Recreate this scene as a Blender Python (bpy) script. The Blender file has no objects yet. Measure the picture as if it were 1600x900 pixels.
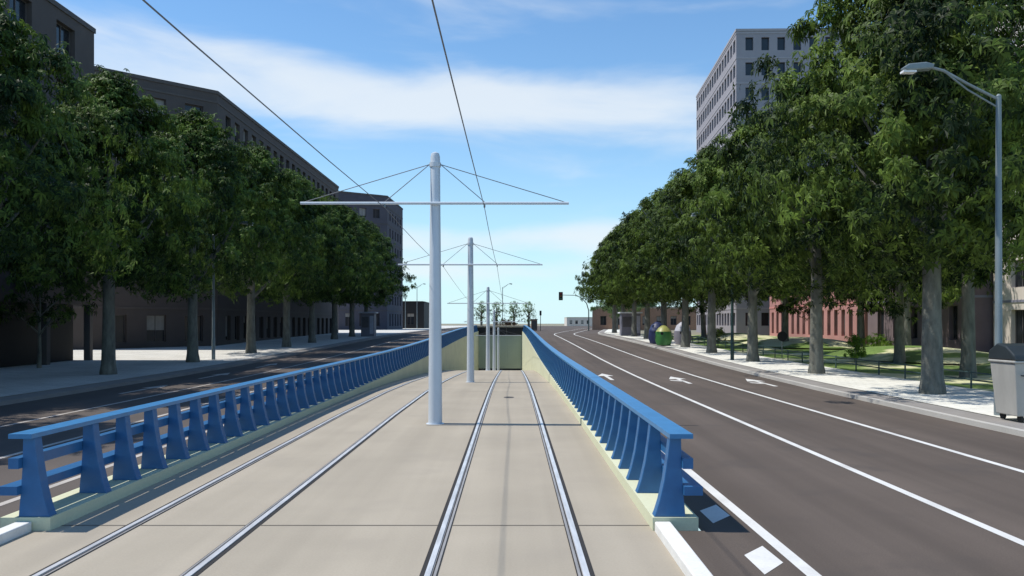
import bpy, math, random
from mathutils import Vector, Matrix
random.seed(7)
R = math.radians
S = bpy.context.scene
COL = S.collection
F = 1333.0          # focal length in pixels of a 1600 px wide frame
EYE = 2.36

# ------------------------------------------------------------------ profiles
def interp(tab, y):
    if y <= tab[0][0]: return tab[0][1]
    for i in range(len(tab)-1):
        a, b = tab[i], tab[i+1]
        if y <= b[0]:
            m0 = (b[1]-a[1])/(b[0]-a[0])
            t = (y-a[0])/(b[0]-a[0])
            return a[1] + (b[1]-a[1])*t
    return tab[-1][1]
RT = [(30,0),(38,.02),(45,.07),(52,.14),(60,.25),(73,.44),(82,.56),(92,.68),(104,.80),(116,.89),(130,.95),(150,1.0),(200,1.05),(900,1.05)]
FT = [(22,0),(30,-.06),(37,-.2),(43,-.37),(50,-.60),(56,-.82),(62,-1.07),(68,-1.40),(75,-1.85),(85,-2.5),(100,-3.6),(130,-5.8),(150,-7.2),(400,-7.2)]
def zr(y): return interp(RT, y)
def zf(y): return interp(FT, y)
def off(y):
    return 0 if y < 108 else (0.0045*(y-108)**2 if y < 122 else 0.0045*196 + .126*(y-122))
YS = [-25,0,5,10,20,30,38,45,52,60,66,73,82,92,98,104,110,116,122,130,140,150,165,180,200,230,280,400]

# ------------------------------------------------------------------ materials
MATS = {}
def nodemat(name):
    m = bpy.data.materials.new(name); m.use_nodes = True
    nt = m.node_tree; b = nt.nodes['Principled BSDF']
    MATS[name] = m
    return m, nt, b
def mat(name, col, rough=.8, metal=0, var=.15, scale=3.0, bump=0, bscale=40, col2=None, spec=None, streak=None):
    m, nt, b = nodemat(name)
    tc = nt.nodes.new('ShaderNodeTexCoord')
    mp = nt.nodes.new('ShaderNodeMapping')
    nt.links.new(tc.outputs['Object'], mp.inputs[0])
    if streak: mp.inputs['Scale'].default_value = streak
    n = nt.nodes.new('ShaderNodeTexNoise'); n.inputs['Scale'].default_value = scale; n.inputs['Detail'].default_value = 6; n.inputs['Roughness'].default_value = .62
    nt.links.new(mp.outputs[0], n.inputs['Vector'])
    cr = nt.nodes.new('ShaderNodeValToRGB')
    e = cr.color_ramp.elements
    e[0].position = .3; e[1].position = .7
    c2 = col2 or tuple(min(1, c*(1+var)) for c in col)
    c1 = tuple(c*(1-var) for c in col)
    e[0].color = (*c1, 1); e[1].color = (*c2, 1)
    nt.links.new(n.outputs['Fac'], cr.inputs[0])
    nt.links.new(cr.outputs[0], b.inputs['Base Color'])
    b.inputs['Roughness'].default_value = rough; b.inputs['Metallic'].default_value = metal
    if spec is not None: b.inputs['Specular IOR Level'].default_value = spec
    if bump:
        n2 = nt.nodes.new('ShaderNodeTexNoise'); n2.inputs['Scale'].default_value = bscale; n2.inputs['Detail'].default_value = 4
        nt.links.new(tc.outputs['Object'], n2.inputs['Vector'])
        bp = nt.nodes.new('ShaderNodeBump'); bp.inputs['Strength'].default_value = bump; bp.inputs['Distance'].default_value = .02
        nt.links.new(n2.outputs['Fac'], bp.inputs['Height']); nt.links.new(bp.outputs[0], b.inputs['Normal'])
    return m
def surf(name, base, fine=.12, big=.14, fs=60, bs=.35, rough=.9, stain_or_sun=None, bump=.3, bigscale=(1,1,1), tracks=None, sscale=.9, tiles=False, sth=(.56,.72)):
    """ground surfaces: fine grain x large patches x stains or painted sun spots"""
    m, nt, b = nodemat(name)
    N, L = nt.nodes, nt.links
    tc = N.new('ShaderNodeTexCoord')
    def noise(s, sc=(1,1,1), det=5):
        mp = N.new('ShaderNodeMapping'); mp.inputs['Scale'].default_value = sc
        L.new(tc.outputs['Object'], mp.inputs[0])
        n = N.new('ShaderNodeTexNoise'); n.inputs['Scale'].default_value = s; n.inputs['Detail'].default_value = det
        L.new(mp.outputs[0], n.inputs['Vector']); return n.outputs['Fac']
    def rng(v, a, b_, lo, hi):
        r = N.new('ShaderNodeMapRange'); r.inputs[1].default_value = a; r.inputs[2].default_value = b_; r.inputs[3].default_value = lo; r.inputs[4].default_value = hi
        L.new(v, r.inputs[0]); return r.outputs[0]
    def mul(a, c):
        k = N.new('ShaderNodeMath'); k.operation = 'MULTIPLY'; L.new(a, k.inputs[0]); L.new(c, k.inputs[1]); return k.outputs[0]
    f = rng(noise(fs), .25, .75, 1-fine, 1+fine)
    g = rng(noise(bs, bigscale), .3, .7, 1-big, 1+big)
    v = mul(f, g)
    if tracks:
        v = mul(v, rng(noise(1.2, (1.2, .03, 1), 3), .35, .65, 1-tracks, 1+tracks))
    hs = N.new('ShaderNodeVectorMath'); hs.operation = 'SCALE'; hs.inputs[0].default_value = base
    L.new(v, hs.inputs['Scale'])
    out = hs.outputs[0]
    if stain_or_sun:
        mx = N.new('ShaderNodeMix'); mx.data_type = 'RGBA'
        L.new(rng(noise(sscale, det=8), sth[0], sth[1], 0, stain_or_sun[1]), mx.inputs['Factor'])
        L.new(out, mx.inputs['A']); mx.inputs['B'].default_value = (*stain_or_sun[0], 1)
        out = mx.outputs['Result']
    if tiles:
        br = N.new('ShaderNodeTexBrick'); br.offset = .5; br.inputs['Scale'].default_value = 1
        br.inputs['Brick Width'].default_value = .8; br.inputs['Row Height'].default_value = .4; br.inputs['Mortar Size'].default_value = .012
        br.inputs['Color1'].default_value = (1,1,1,1); br.inputs['Color2'].default_value = (.93,.93,.92,1); br.inputs['Mortar'].default_value = (.55,.53,.5,1)
        L.new(tc.outputs['Object'], br.inputs['Vector'])
        m2 = N.new('ShaderNodeMix'); m2.data_type = 'RGBA'; m2.blend_type = 'MULTIPLY'; m2.inputs['Factor'].default_value = 1
        L.new(out, m2.inputs['A']); L.new(br.outputs['Color'], m2.inputs['B']); out = m2.outputs['Result']
    L.new(out, b.inputs['Base Color']); b.inputs['Roughness'].default_value = rough
    b.inputs['Specular IOR Level'].default_value = .25
    bp = N.new('ShaderNodeBump'); bp.inputs['Strength'].default_value = bump; bp.inputs['Distance'].default_value = .01
    L.new(noise(fs*1.5), bp.inputs['Height']); L.new(bp.outputs[0], b.inputs['Normal'])
    return m
surf('asphalt', (.104,.083,.069), fine=.16, big=.10, fs=55, bs=.25, stain_or_sun=((.080,.067,.059),.7), tracks=.14)
surf('asphalt_old', (.105,.088,.078), fine=.14, big=.12, fs=55, bs=.25, stain_or_sun=((.14,.11,.09),.5), tracks=.08)
surf('slab', (.375,.328,.258), fine=.05, big=.06, fs=40, bs=.5, stain_or_sun=((.33,.29,.235),.45), bump=.15, tracks=.07)
surf('joint', (.17,.15,.125), bump=.1)
surf('pavement', (.76,.74,.66), tiles=True, fine=.06, big=.08, fs=25, bs=.6, stain_or_sun=((.55,.54,.48),.5), bump=.15)
surf('pavement_shade', (.64,.62,.57), tiles=True, fine=.08, big=.1, fs=25, bs=.6, stain_or_sun=((.50,.49,.45),.5), bump=.15)
surf('kerb', (.27,.25,.23), fine=.1, big=.1, fs=30, bs=1, bump=.2)
surf('kerb_light', (.46,.44,.40), fine=.08, big=.08, fs=30, bs=1, bump=.2)
surf('kerb_white', (.72,.71,.68), fine=.06, big=.1, fs=30, bs=2, stain_or_sun=((.45,.43,.4),.5), bump=.2)
surf('earth', (.26,.24,.17), fine=.1, big=.2, fs=10, bs=.05)
surf('lawn', (.13,.20,.05), fine=.35, big=.25, fs=9, bs=.25, stain_or_sun=((.62,.60,.36),.95), sscale=.22, sth=(.50,.56), bump=1)  # cream patches paint sunlit spots into the grass colour
surf('concrete', (.61,.62,.44), fine=.05, big=.06, fs=30, bs=.4, stain_or_sun=((.53,.54,.39),.5), bump=.15, bigscale=(1,1,3))
surf('portal', (.36,.42,.34), fine=.05, big=.06, fs=30, bs=.4, stain_or_sun=((.30,.34,.29),.4), bump=.15)
surf('paint', (.64,.63,.60), fine=.06, big=.10, fs=30, bs=1.5, stain_or_sun=((.42,.40,.37),.55), bump=.1)
surf('paint_old', (.46,.42,.38), fine=.08, big=.15, fs=30, bs=1.5, stain_or_sun=((.25,.23,.2),.6), bump=.1)
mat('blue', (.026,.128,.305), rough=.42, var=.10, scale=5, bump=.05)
mat('blue_sunlit', (.045,.195,.40), rough=.4, var=.10, scale=5)  # lighter copy of the railing blue, sunlight painted into the handrail
mat('pole_grey', (.58,.63,.68), rough=.38, var=.05, scale=2, streak=(1,1,.3))
mat('lamp_steel', (.20,.24,.25), rough=.45, metal=.2, var=.15, scale=6, streak=(1,1,.2))
mat('dark_green_metal', (.03,.065,.06), rough=.5, var=.2)
mat('cable', (.13,.14,.16), rough=.6)
mat('steel', (.66,.65,.64), rough=.35, metal=.25, var=.22, scale=4, streak=(3,.4,1))
mat('steel_dull', (.33,.31,.29), rough=.5, metal=.2, var=.2, scale=4, streak=(3,.4,1))
mat('groove', (.025,.023,.022), rough=.9)
mat('black', (.012,.012,.014), rough=.7)
mat('coping', (.50,.43,.33), rough=.9, bump=.1)
mat('bark', (.155,.155,.13), rough=.95, var=.42, scale=5, bump=1.0, bscale=16, streak=(1,1,.35))
mat('bark_pale', (.28,.27,.23), rough=.95, var=.3, scale=7, bump=.5, bscale=14)
mat('wall_brown', (.095,.080,.074), rough=.9, var=.12, scale=.5, bump=.1)
mat('wall_dark', (.10,.09,.088), rough=.9, var=.12, scale=.5, bump=.1)
mat('wall_slate', (.085,.082,.10), rough=.9, var=.12, scale=.5, bump=.1)
mat('trim_brown', (.11,.095,.088), rough=.9, var=.1)
mat('wall_lilac', (.31,.285,.30), rough=.9, var=.08, scale=.4, bump=.1)
mat('trim_lilac', (.37,.34,.35), rough=.9, var=.08)
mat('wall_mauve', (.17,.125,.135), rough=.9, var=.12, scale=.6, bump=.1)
mat('blind', (.30,.29,.27), rough=.8)
mat('wall_pink', (.43,.205,.19), rough=.9, var=.12, scale=.6, bump=.1)
mat('trim_pink', (.60,.24,.22), rough=.9, var=.1)
mat('wall_cream', (.60,.53,.47), rough=.9, var=.08, scale=.6, bump=.1)
mat('trim_slate', (.20,.20,.25), rough=.8, var=.08)
mat('roofing', (.12,.115,.12), rough=.9)
mat('glass', (.022,.026,.032), rough=.12, var=.3, scale=.7)
mat('frame', (.10,.09,.09), rough=.6)
mat('frame_lilac', (.30,.28,.32), rough=.6)
mat('brick_far', (.36,.22,.15), rough=.9, var=.15)
mat('bin_body', (.37,.36,.33), rough=.6, var=.12, scale=2.5, streak=(1,1,.4))
mat('bin_lid', (.02,.028,.032), rough=.5)
mat('rubber', (.02,.02,.02), rough=.9)
mat('green_plastic', (.05,.20,.05), rough=.45, var=.15)
mat('yellow_plastic', (.33,.33,.09), rough=.45)
mat('navy_plastic', (.03,.04,.11), rough=.5)
mat('kiosk_grey', (.19,.18,.21), rough=.6, var=.1)
mat('kiosk_pale', (.42,.42,.47), rough=.6, var=.1)
mat('white_panel', (.80,.80,.80), rough=.5)
mat('iron', (.09,.08,.07), rough=.7)
mat('soil_shrub', (.10,.05,.03), rough=1)
mat('red_lens', (.25,.02,.015), rough=.3)
mat('amber_lens', (.3,.14,.01), rough=.3)
mat('green_lens', (.01,.18,.08), rough=.3)

def leafmat(name, dark, light, trans=.35):
    m, nt, b = nodemat(name)
    N, L = nt.nodes, nt.links
    g = N.new('ShaderNodeNewGeometry'); tc = N.new('ShaderNodeTexCoord')
    n = N.new('ShaderNodeTexNoise'); n.inputs['Scale'].default_value = .45; n.inputs['Detail'].default_value = 3
    L.new(tc.outputs['Object'], n.inputs['Vector'])
    a = N.new('ShaderNodeMath'); a.operation = 'MULTIPLY_ADD'; a.inputs[1].default_value = .55; 
    L.new(g.outputs['Random Per Island'], a.inputs[0])
    s = N.new('ShaderNodeMath'); s.operation = 'MULTIPLY_ADD'; s.inputs[1].default_value = 2.6; s.inputs[2].default_value = -1.12
    L.new(n.outputs['Fac'], s.inputs[0]); L.new(s.outputs[0], a.inputs[2])
    cr = N.new('ShaderNodeValToRGB'); e = cr.color_ramp.elements
    e[0].position = .12; e[0].color = (*dark, 1); e[1].position = 1.05; e[1].color = (*light, 1)
    L.new(a.outputs[0], cr.inputs[0]); L.new(cr.outputs[0], b.inputs['Base Color'])
    b.inputs['Roughness'].default_value = .55
    b.inputs['Specular IOR Level'].default_value = .18
    t = N.new('ShaderNodeBsdfTranslucent'); L.new(cr.outputs[0], t.inputs[0])
    mx = N.new('ShaderNodeMixShader'); mx.inputs[0].default_value = trans
    L.new(b.outputs[0], mx.inputs[1]); L.new(t.outputs[0], mx.inputs[2])
    L.new(mx.outputs[0], N['Material Output'].inputs['Surface'])
leafmat('leaf', (.008,.022,.006), (.17,.25,.04), .25)
leafmat('leaf_left', (.012,.034,.010), (.15,.24,.042), .28)
leafmat('leaf_pale', (.10,.17,.06), (.26,.36,.14), .4)
leafmat('leaf_bright', (.07,.16,.02), (.28,.42,.06), .4)
leafmat('leaf_rust', (.06,.035,.02), (.12,.07,.03), .2)

# ------------------------------------------------------------------ mesh helpers
class MB:
    def __init__(s): s.v = []; s.f = []; s.m = []; s.mi = 0
    def face(s, pts, mi=None):
        b = len(s.v); s.v += [tuple(p) for p in pts]; s.f.append(tuple(range(b, b+len(pts)))); s.m.append(s.mi if mi is None else mi)
    def hexa(s, p, mi=None):
        b = len(s.v); s.v += [tuple(q) for q in p]
        for q in ((3,2,1,0),(4,5,6,7),(0,1,5,4),(1,2,6,5),(2,3,7,6),(3,0,4,7)):
            s.f.append(tuple(b+i for i in q)); s.m.append(s.mi if mi is None else mi)
    def box(s, x0, x1, y0, y1, z0, z1, mi=None):
        s.hexa([(x0,y0,z0),(x1,y0,z0),(x1,y1,z0),(x0,y1,z0),(x0,y0,z1),(x1,y0,z1),(x1,y1,z1),(x0,y1,z1)], mi)
    def tube(s, pts, rad, n=10, mi=None, cap=True):
        pts = [Vector(p) for p in pts]
        if not isinstance(rad, (list, tuple)): rad = [rad]*len(pts)
        b = len(s.v); m = s.mi if mi is None else mi
        up = None
        for i, p in enumerate(pts):
            d = (pts[min(i+1, len(pts)-1)] - pts[max(i-1, 0)]).normalized()
            if up is None:
                up = Vector((0,0,1)) if abs(d.z) < .9 else Vector((1,0,0))
            a = d.cross(up).normalized(); c = a.cross(d).normalized(); up = c
            for k in range(n):
                t = 2*math.pi*k/n
                s.v.append(tuple(p + (a*math.cos(t) + c*math.sin(t))*rad[i]))
        for i in range(len(pts)-1):
            for k in range(n):
                k2 = (k+1) % n
                s.f.append((b+i*n+k, b+i*n+k2, b+(i+1)*n+k2, b+(i+1)*n+k)); s.m.append(m)
        if cap:
            s.f.append(tuple(b+k for k in range(n))[::-1]); s.m.append(m)
            s.f.append(tuple(b+(len(pts)-1)*n+k for k in range(n))); s.m.append(m)
    def prism(s, poly, axis, a, b_, mi=None):
        """extrude a 2D polygon: axis 'y' -> poly is (x,z)"""
        m = s.mi if mi is None else mi
        def P(p, t):
            return {'y': (p[0], t, p[1]), 'x': (t, p[0], p[1]), 'z': (p[0], p[1], t)}[axis]
        n = len(poly); b = len(s.v)
        s.v += [P(p, a) for p in poly] + [P(p, b_) for p in poly]
        s.f.append(tuple(range(b, b+n))); s.m.append(m)
        s.f.append(tuple(range(b+n, b+2*n))[::-1]); s.m.append(m)
        for i in range(n):
            j = (i+1) % n
            s.f.append((b+i, b+n+i, b+n+j, b+j)); s.m.append(m)
    def build(s, name, mats, parent=None, smooth=False, bevel=0):
        me = bpy.data.meshes.new(name)
        o3 = Vector(parent.location) if parent is not None and parent.parent is None else (Vector(parent.parent.location) if parent is not None else Vector((0,0,0)))
        me.from_pydata([tuple(Vector(v)-o3) for v in s.v], [], s.f)
        if isinstance(mats, str): mats = [mats]
        for k in mats: me.materials.append(MATS[k])
        me.polygons.foreach_set('material_index', s.m)
        if smooth: me.polygons.foreach_set('use_smooth', [True]*len(s.f))
        import bmesh
        if len(s.f) < 4000:
            bm = bmesh.new(); bm.from_mesh(me); bmesh.ops.recalc_face_normals(bm, faces=bm.faces); bm.to_mesh(me); bm.free()
        me.update()
        o = bpy.data.objects.new(name, me); COL.objects.link(o)
        if parent is not None: o.parent = parent
        if smooth:
            md = o.modifiers.new('es', 'EDGE_SPLIT'); md.split_angle = R(40)
        if bevel:
            md = o.modifiers.new('bv', 'BEVEL'); md.width = bevel; md.segments = 2; md.limit_method = 'ANGLE'
        return o
def tag(o, label=None, cat=None, group=None, kind=None):
    if label: o['label'] = label
    if cat: o['category'] = cat
    if group: o['group'] = group
    if kind: o['kind'] = kind
    return o
def empty(name, loc, label=None, cat=None, group=None):
    o = bpy.data.objects.new(name, None); COL.objects.link(o); o.location = loc; o.empty_display_size = .3
    return tag(o, label, cat, group)
def copy_tree(o, parent=None):
    c = o.copy(); COL.objects.link(c); c.parent = parent
    for ch in list(o.children): copy_tree(ch, c)
    return c
def struct(o, label=None):
    o['kind'] = 'structure'
    if label: o['label'] = label
    return o
ORD = ['nearest','second','third','fourth','fifth','sixth','seventh','eighth','ninth','tenth','eleventh','twelfth','thirteenth']

# ------------------------------------------------------------------ setting: sheets
def strip(mb, xl, xr, zfun, ys, dz=0, mi=None, offs=None):
    fl = xl if callable(xl) else (lambda y: xl)
    fr = xr if callable(xr) else (lambda y: xr)
    o = offs or (lambda y: 0)
    for a, b in zip(ys[:-1], ys[1:]):
        mb.face([(fl(a)+o(a), a, zfun(a)+dz), (fr(a)+o(a), a, zfun(a)+dz), (fr(b)+o(b), b, zfun(b)+dz), (fl(b)+o(b), b, zfun(b)+dz)], mi)
def band(mb, x0, x1, zfun, ys, zb, zt, offs=None, mi=None):
    """a raised solid running along the street"""
    o = offs or (lambda y: 0)
    for a, b in zip(ys[:-1], ys[1:]):
        A0, A1, B0, B1 = x0+o(a), x1+o(a), x0+o(b), x1+o(b)
        za, zb_ = zfun(a), zfun(b)
        mb.face([(A0,a,za+zt),(A1,a,za+zt),(B1,b,zb_+zt),(B0,b,zb_+zt)], mi)
        mb.face([(A0,a,za+zb),(A0,a,za+zt),(B0,b,zb_+zt),(B0,b,zb_+zb)], mi)
        mb.face([(A1,a,za+zt),(A1,a,za+zb),(B1,b,zb_+zb),(B1,b,zb_+zt)], mi)
    for y in (ys[0], ys[-1]):
        mb.face([(x0+o(y),y,zfun(y)+zb),(x1+o(y),y,zfun(y)+zb),(x1+o(y),y,zfun(y)+zt),(x0+o(y),y,zfun(y)+zt)], mi)
XI, XL = 1.60, -5.25      # inner faces of the trench walls
YT, YP = 9.7, 134.0       # trench: railing start, portal
YT0 = [YT] + [y for y in YS if YT < y < YP] + [YP]

g = MB()
GY = [-60] + YS + [700, 2500]
strip(g, -1500, -16, zr, GY, -.05)
strip(g, 12, 1500, zr, GY, -.05)
gy2 = [y for y in GY if y > YP+1.2]; gy2 = [YP+1.0] + gy2
strip(g, -16, 12, zr, gy2, -.05)
struct(g.build('ground', 'earth'))

rd = MB(); YR = [y for y in YS if y <= 400]
mr = [y for y in YR]
strip(rd, 2.15, lambda y: 10.6 if y < 25 else min(11.4, 10.6+(y-25)*.02), zr, [y for y in YR if y < YP]+[YP+1.0], 0, offs=lambda y: 0)
# widening bend
for a, b in zip([108,116,122,130,134], [116,122,130,134,135]):
    rd.face([(11.4,a,zr(a)+.0),(11.4+off(a),a,zr(a)),(11.4+off(b),b,zr(b)),(11.4,b,zr(b)+.0)])
yy = [YP+1.0,140,150,165,180,200,230,280,400]
strip(rd, 1.0, lambda y: 11.4+off(y), zr, yy)
# near strip beside the slab
strip(rd, 1.80, 2.15, zr, [-25,0,5,YT-.0])
struct(rd.build('road', 'asphalt'))
rl = MB()
strip(rl, -14.6, -5.85, zr, [y for y in YR if y < YP]+[YP+1.0])
strip(rl, -14.6, -3.0, zr, [YP+1.0,140,150,165,180,200,230,280,400])
strip(rl, -5.85, -5.45, zr, [-25,0,5,YT])
struct(rl.build('road', 'asphalt_old'))
# cross street deck over the tunnel
cs = MB(); strip(cs, -3.0, 1.0, zr, [YP+1.0,140,150]); struct(cs.build('road', 'asphalt'))

sl = MB()
ysl = [-25,0,5,9.7,14,18,22,26,30,33,37,40,43,47,50,53,56,59,62,65,68,71,75,80,85,92,100,115,130,150]
strip(sl, XL-.2, XI+.02, zf, [y for y in ysl if y <= 9.7], 0, 0)
strip(sl, XL, XI, zf, [y for y in ysl if y >= 9.7], 0, 0)
for yj in (-.2, 9.95, 30.05, 40.1, 60.2):
    for xa, xb in ((XL, -4.50), (-4.34, -3.10), (-2.94, -.85), (-.70, .62), (.76, XI)):
        strip(sl, xa, xb, zf, [yj-.016, yj+.016], .004, 1)
struct(sl.build('track_slab', ['slab', 'joint']), 'pale beige concrete slab carrying the two tram tracks')
# manhole-like drain
dr = MB(); yc = 27.6; n = 20
pts = [(-.10+.17*math.cos(2*math.pi*k/n), yc+.30*math.sin(2*math.pi*k/n), zf(yc)+.006) for k in range(n)]
dr.face(pts, 0)
dr.tube([(-.10, yc, zf(yc)-.01), (-.10, yc, zf(yc)+.012)], .13, 16, 0)
tag(dr.build('drain_cover', 'iron'), 'small dark drain cover between the rails of the right-hand track', 'drain cover')

# rails
def rail(x, label, inner):
    mb = MB(); ys = ysl
    s = inner
    def st(a, b, dz, mi):
        xa, xb = x+s*a, x+s*b
        strip(mb, min(xa, xb), max(xa, xb), zf, ys, dz, mi)
    # grooved rail: dark joint | head | groove | guard lip | joint
    st(-.085, -.036, .005, 0)
    band(mb, min(x-s*.036, x+s*.024), max(x-s*.036, x+s*.018), zf, ys, 0, .016, mi=1)
    st(.018, .052, .005, 2)
    st(.030, .044, .007, 0)
    band(mb, min(x+s*.052, x+s*.072), max(x+s*.052, x+s*.072), zf, ys, 0, .010, mi=2)
    st(.072, .084, .005, 0)
    o = mb.build('tram_rail', ['groove', 'steel', 'steel_dull'])
    tag(o, label, 'rail', 'grooved tram rails set in the slab'); return o
rail(-4.42, 'grooved steel rail nearest the left-hand blue railing', 1)
rail(-3.02, 'grooved steel rail of the left track, beside the white masts', -1)
rail(-.78, 'grooved steel rail just right of the white masts', 1)
rail(.69, 'bright grooved steel rail nearest the right-hand blue railing', -1)

# trench walls with plinth (each a wall of its own)
def wall(x0, x1, label):
    mb = MB(); ys = YT0
    for a, b in zip(ys[:-1], ys[1:]):
        za, zb = zr(a)+.15, zr(b)+.15
        fa, fb = min(zf(a), 0)-.4, min(zf(b), 0)-.4
        mb.hexa([(x0,a,fa),(x1,a,fa),(x1,b,fb),(x0,b,fb),(x0,a,za),(x1,a,za),(x1,b,zb),(x0,b,zb)])
    o = mb.build('retaining_wall', 'concrete'); tag(o, label, 'wall'); return o
wall(XI, 2.12, 'sunlit cream concrete retaining wall and plinth under the right blue railing')
wall(-5.82, XL, 'shaded grey-green concrete retaining wall and plinth under the left blue railing')

# kerbs at the near end
k = MB(); k.box(XI+.02, 1.80, -25, YT-.01, -.1, .11); struct(k.build('kerb', 'kerb_white', bevel=.015))
k = MB(); k.box(-5.45-.18, -5.45, -25, YT-.01, -.1, .11); struct(k.build('kerb', 'kerb_white', bevel=.015))

# pavements and kerbs
k = MB(); ysr = [y for y in YS]
kx = lambda y: 0 if y < 25 else min(.8, (y-25)*.02)
ofr = lambda y: kx(y)+off(y)
band(k, 10.6, 10.78, zr, ysr, -.05, .12, ofr); struct(k.build('kerb', 'kerb_light'))
k = MB(); band(k, 10.78, 11.5, zr, ysr, -.05, .125, ofr); struct(k.build('kerb', 'kerb'))
p = MB(); strip(p, lambda y: 11.5+ofr(y), lambda y: 15.6+off(y), zr, ysr, .14); 
struct(p.build('pavement', 'pavement'))
p = MB(); strip(p, lambda y: 15.6+off(y), lambda y: 30.2+off(y) if y < 100 else 30.2, zr, [y for y in ysr if 10 <= y <= 104], .135)
for v in range(0): pass
lawn = p.build('lawn', 'lawn'); struct(lawn)
# raised grassy mounds
def mound(cx, cy, rx, ry, h, name='lawn'):
    mb = MB(); n, m = 20, 6
    rings = []
    for j in range(m+1):
        t = j/m; rr = 1-t; z = h*(1-(1-t)**2)*(1 if j else 0)
        rings.append([(cx+rx*rr*math.cos(2*math.pi*i/n), cy+ry*rr*math.sin(2*math.pi*i/n), zr(cy)+.14+z) for i in range(n)])
    for j in range(m):
        for i in range(n):
            i2 = (i+1) % n
            mb.face([rings[j][i], rings[j][i2], rings[j+1][i2], rings[j+1][i]])
    struct(mb.build(name, 'lawn', smooth=True))
mound(24.5, 52, 5, 9, .7); mound(23.5, 70, 5, 8, .7); mound(24, 36, 5, 6, .6); mound(23, 88, 4, 8, .6)
k = MB(); band(k, -14.78, -14.6, zr, YS, -.05, .12); struct(k.build('kerb', 'kerb'))
k = MB(); band(k, -15.4, -14.78, zr, YS, -.05, .125); struct(k.build('kerb', 'kerb'))
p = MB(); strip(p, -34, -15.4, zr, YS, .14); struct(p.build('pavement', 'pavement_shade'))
# a forecourt paved paler, left side
p = MB()
for (a, b, x0, x1) in ((46,60,-24,-21.6),(57,69,-21.6,-19.6)): pass

# markings
mk = MB()
def polyline(mb, pts, w, mi=None, dz=.004, base=None):
    zfn = base or zr
    for (x0,y0),(x1,y1) in zip(pts[:-1], pts[1:]):
        mb.face([(x0-w/2,y0,zfn(y0)+dz),(x0+w/2,y0,zfn(y0)+dz),(x1+w/2,y1,zfn(y1)+dz),(x1-w/2,y1,zfn(y1)+dz)], mi)
def linepts(x, y0=-25, y1=230, o=off):
    ys = [y0]+[y for y in YS if y0 < y < y1]+[y1]
    return [(x+o(y), y) for y in ys]
polyline(mk, linepts(5.48, y1=230), .13); polyline(mk, linepts(8.12, y1=200), .13)
polyline(mk, linepts(2.82, y1=110, o=lambda y: 0), .14)
for y0 in (4.0, 6.0, 8.0, 10.05, 12.1, 14.1, 16.1, 18.1):
    mk.face([(2.36,y0+.67,.004),(2.37,y0,.004),(2.67,y0+.4,.004),(2.65,y0+1.03,.004)])
def arrow(mb, x, y, L=4.2, turn=-1):
    z = lambda yy: zr(yy)+.004
    def q(pts): mb.face([(x+a, y+b, z(y+b)) for a, b in pts])
    q([(-.08,0),(.08,0),(.08,L*.62),(-.08,L*.62)])
    q([(-.36,L*.62),(.36,L*.62),(0,L)])
    if turn:
        q([(0,L*.25),(0,L*.40),(turn*.45,L*.50),(turn*.45,L*.40)])
arrow(mk, 6.95, 33.2); arrow(mk, 9.85, 31.8); arrow(mk, 4.15, 35.2, turn=0)
struct(mk.build('road_marking', 'paint'), 'white lane lines, arrows and edge blocks on the right-hand road')
ml = MB()
for x in (-6.65, -8.95, -11.65):
    polyline(ml, linepts(x, y1=200, o=lambda y: 0), .12)
for x, y in ((-13.1,28.5),(-13.2,36),(-13.2,44),(-10.3,34),(-7.8,34)): arrow(ml, x, y, 4, 0)
struct(ml.build('road_marking', 'paint_old'), 'worn white lane lines and arrows on the left-hand road')

# ------------------------------------------------------------------ railings
def railing(side, label):
    s = side     # +1 right railing, -1 left railing: u grows away from the track
    x0 = XI if s > 0 else XL
    root = empty('blue_railing', (x0, YT, .15), label, 'railing', 'blue railings along the tram trench')
    X = lambda u: x0 + s*u
    prof = [(.02,0),(.38,0),(.372,.10),(.350,.35),(.335,.60),(.33,.90),(.20,.90),(.172,.66),(.132,.40),(.082,.18),(.042,.05)]
    mb = MB(); mb.prism([(X(u), .15+z) for u, z in prof], 'y', YT+.03, YT+.19)
    post0 = mb.build('post', 'blue', root, bevel=.008)
    ys = [0, 1.36]
    while ys[-1] < YP-YT-2: ys.append(ys[-1]+.92)
    for i, dy in enumerate(ys):
        if i == 0: continue
        if i < 100:
            c = post0.copy(); COL.objects.link(c); c.parent = root; c.location = (0, dy, zr(YT+dy+.1))
    m2 = MB()
    for dy in ys[100:]:
        m2.prism([(X(u), .15+z+zr(YT+dy+.1)) for u, z in prof], 'y', YT+dy+.03, YT+dy+.19)
    o = m2.build('posts', 'blue', root); o['kind'] = 'stuff'
    # rails
    yr = [YT-.05] + YT0[1:-1] + [YP-.1]
    def bar(u0, u1, z0, z1, name, m):
        b = MB(); 
        for a, c in zip(yr[:-1], yr[1:]):
            za, zc = zr(a)+.15, zr(c)+.15
            b.hexa([(X(u0),a,za+z0),(X(u1),a,za+z0),(X(u1),c,zc+z0),(X(u0),c,zc+z0),(X(u0),a,za+z1),(X(u1),a,za+z1),(X(u1),c,zc+z1),(X(u0),c,zc+z1)])
        return b.build(name, m, root)
    bar(.185, .45, .902, .955, 'handrail', 'blue_sunlit')
    bar(.334, .45, .56, .68, 'rail_bar', 'blue')
    bar(.350, .56, .26, .36, 'rail_bar', 'blue')
    return root
railing(1, 'blue railing of flared posts on the sunlit wall, right of the tracks')
railing(-1, 'blue railing of flared posts on the shaded wall, left of the tracks')

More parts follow.
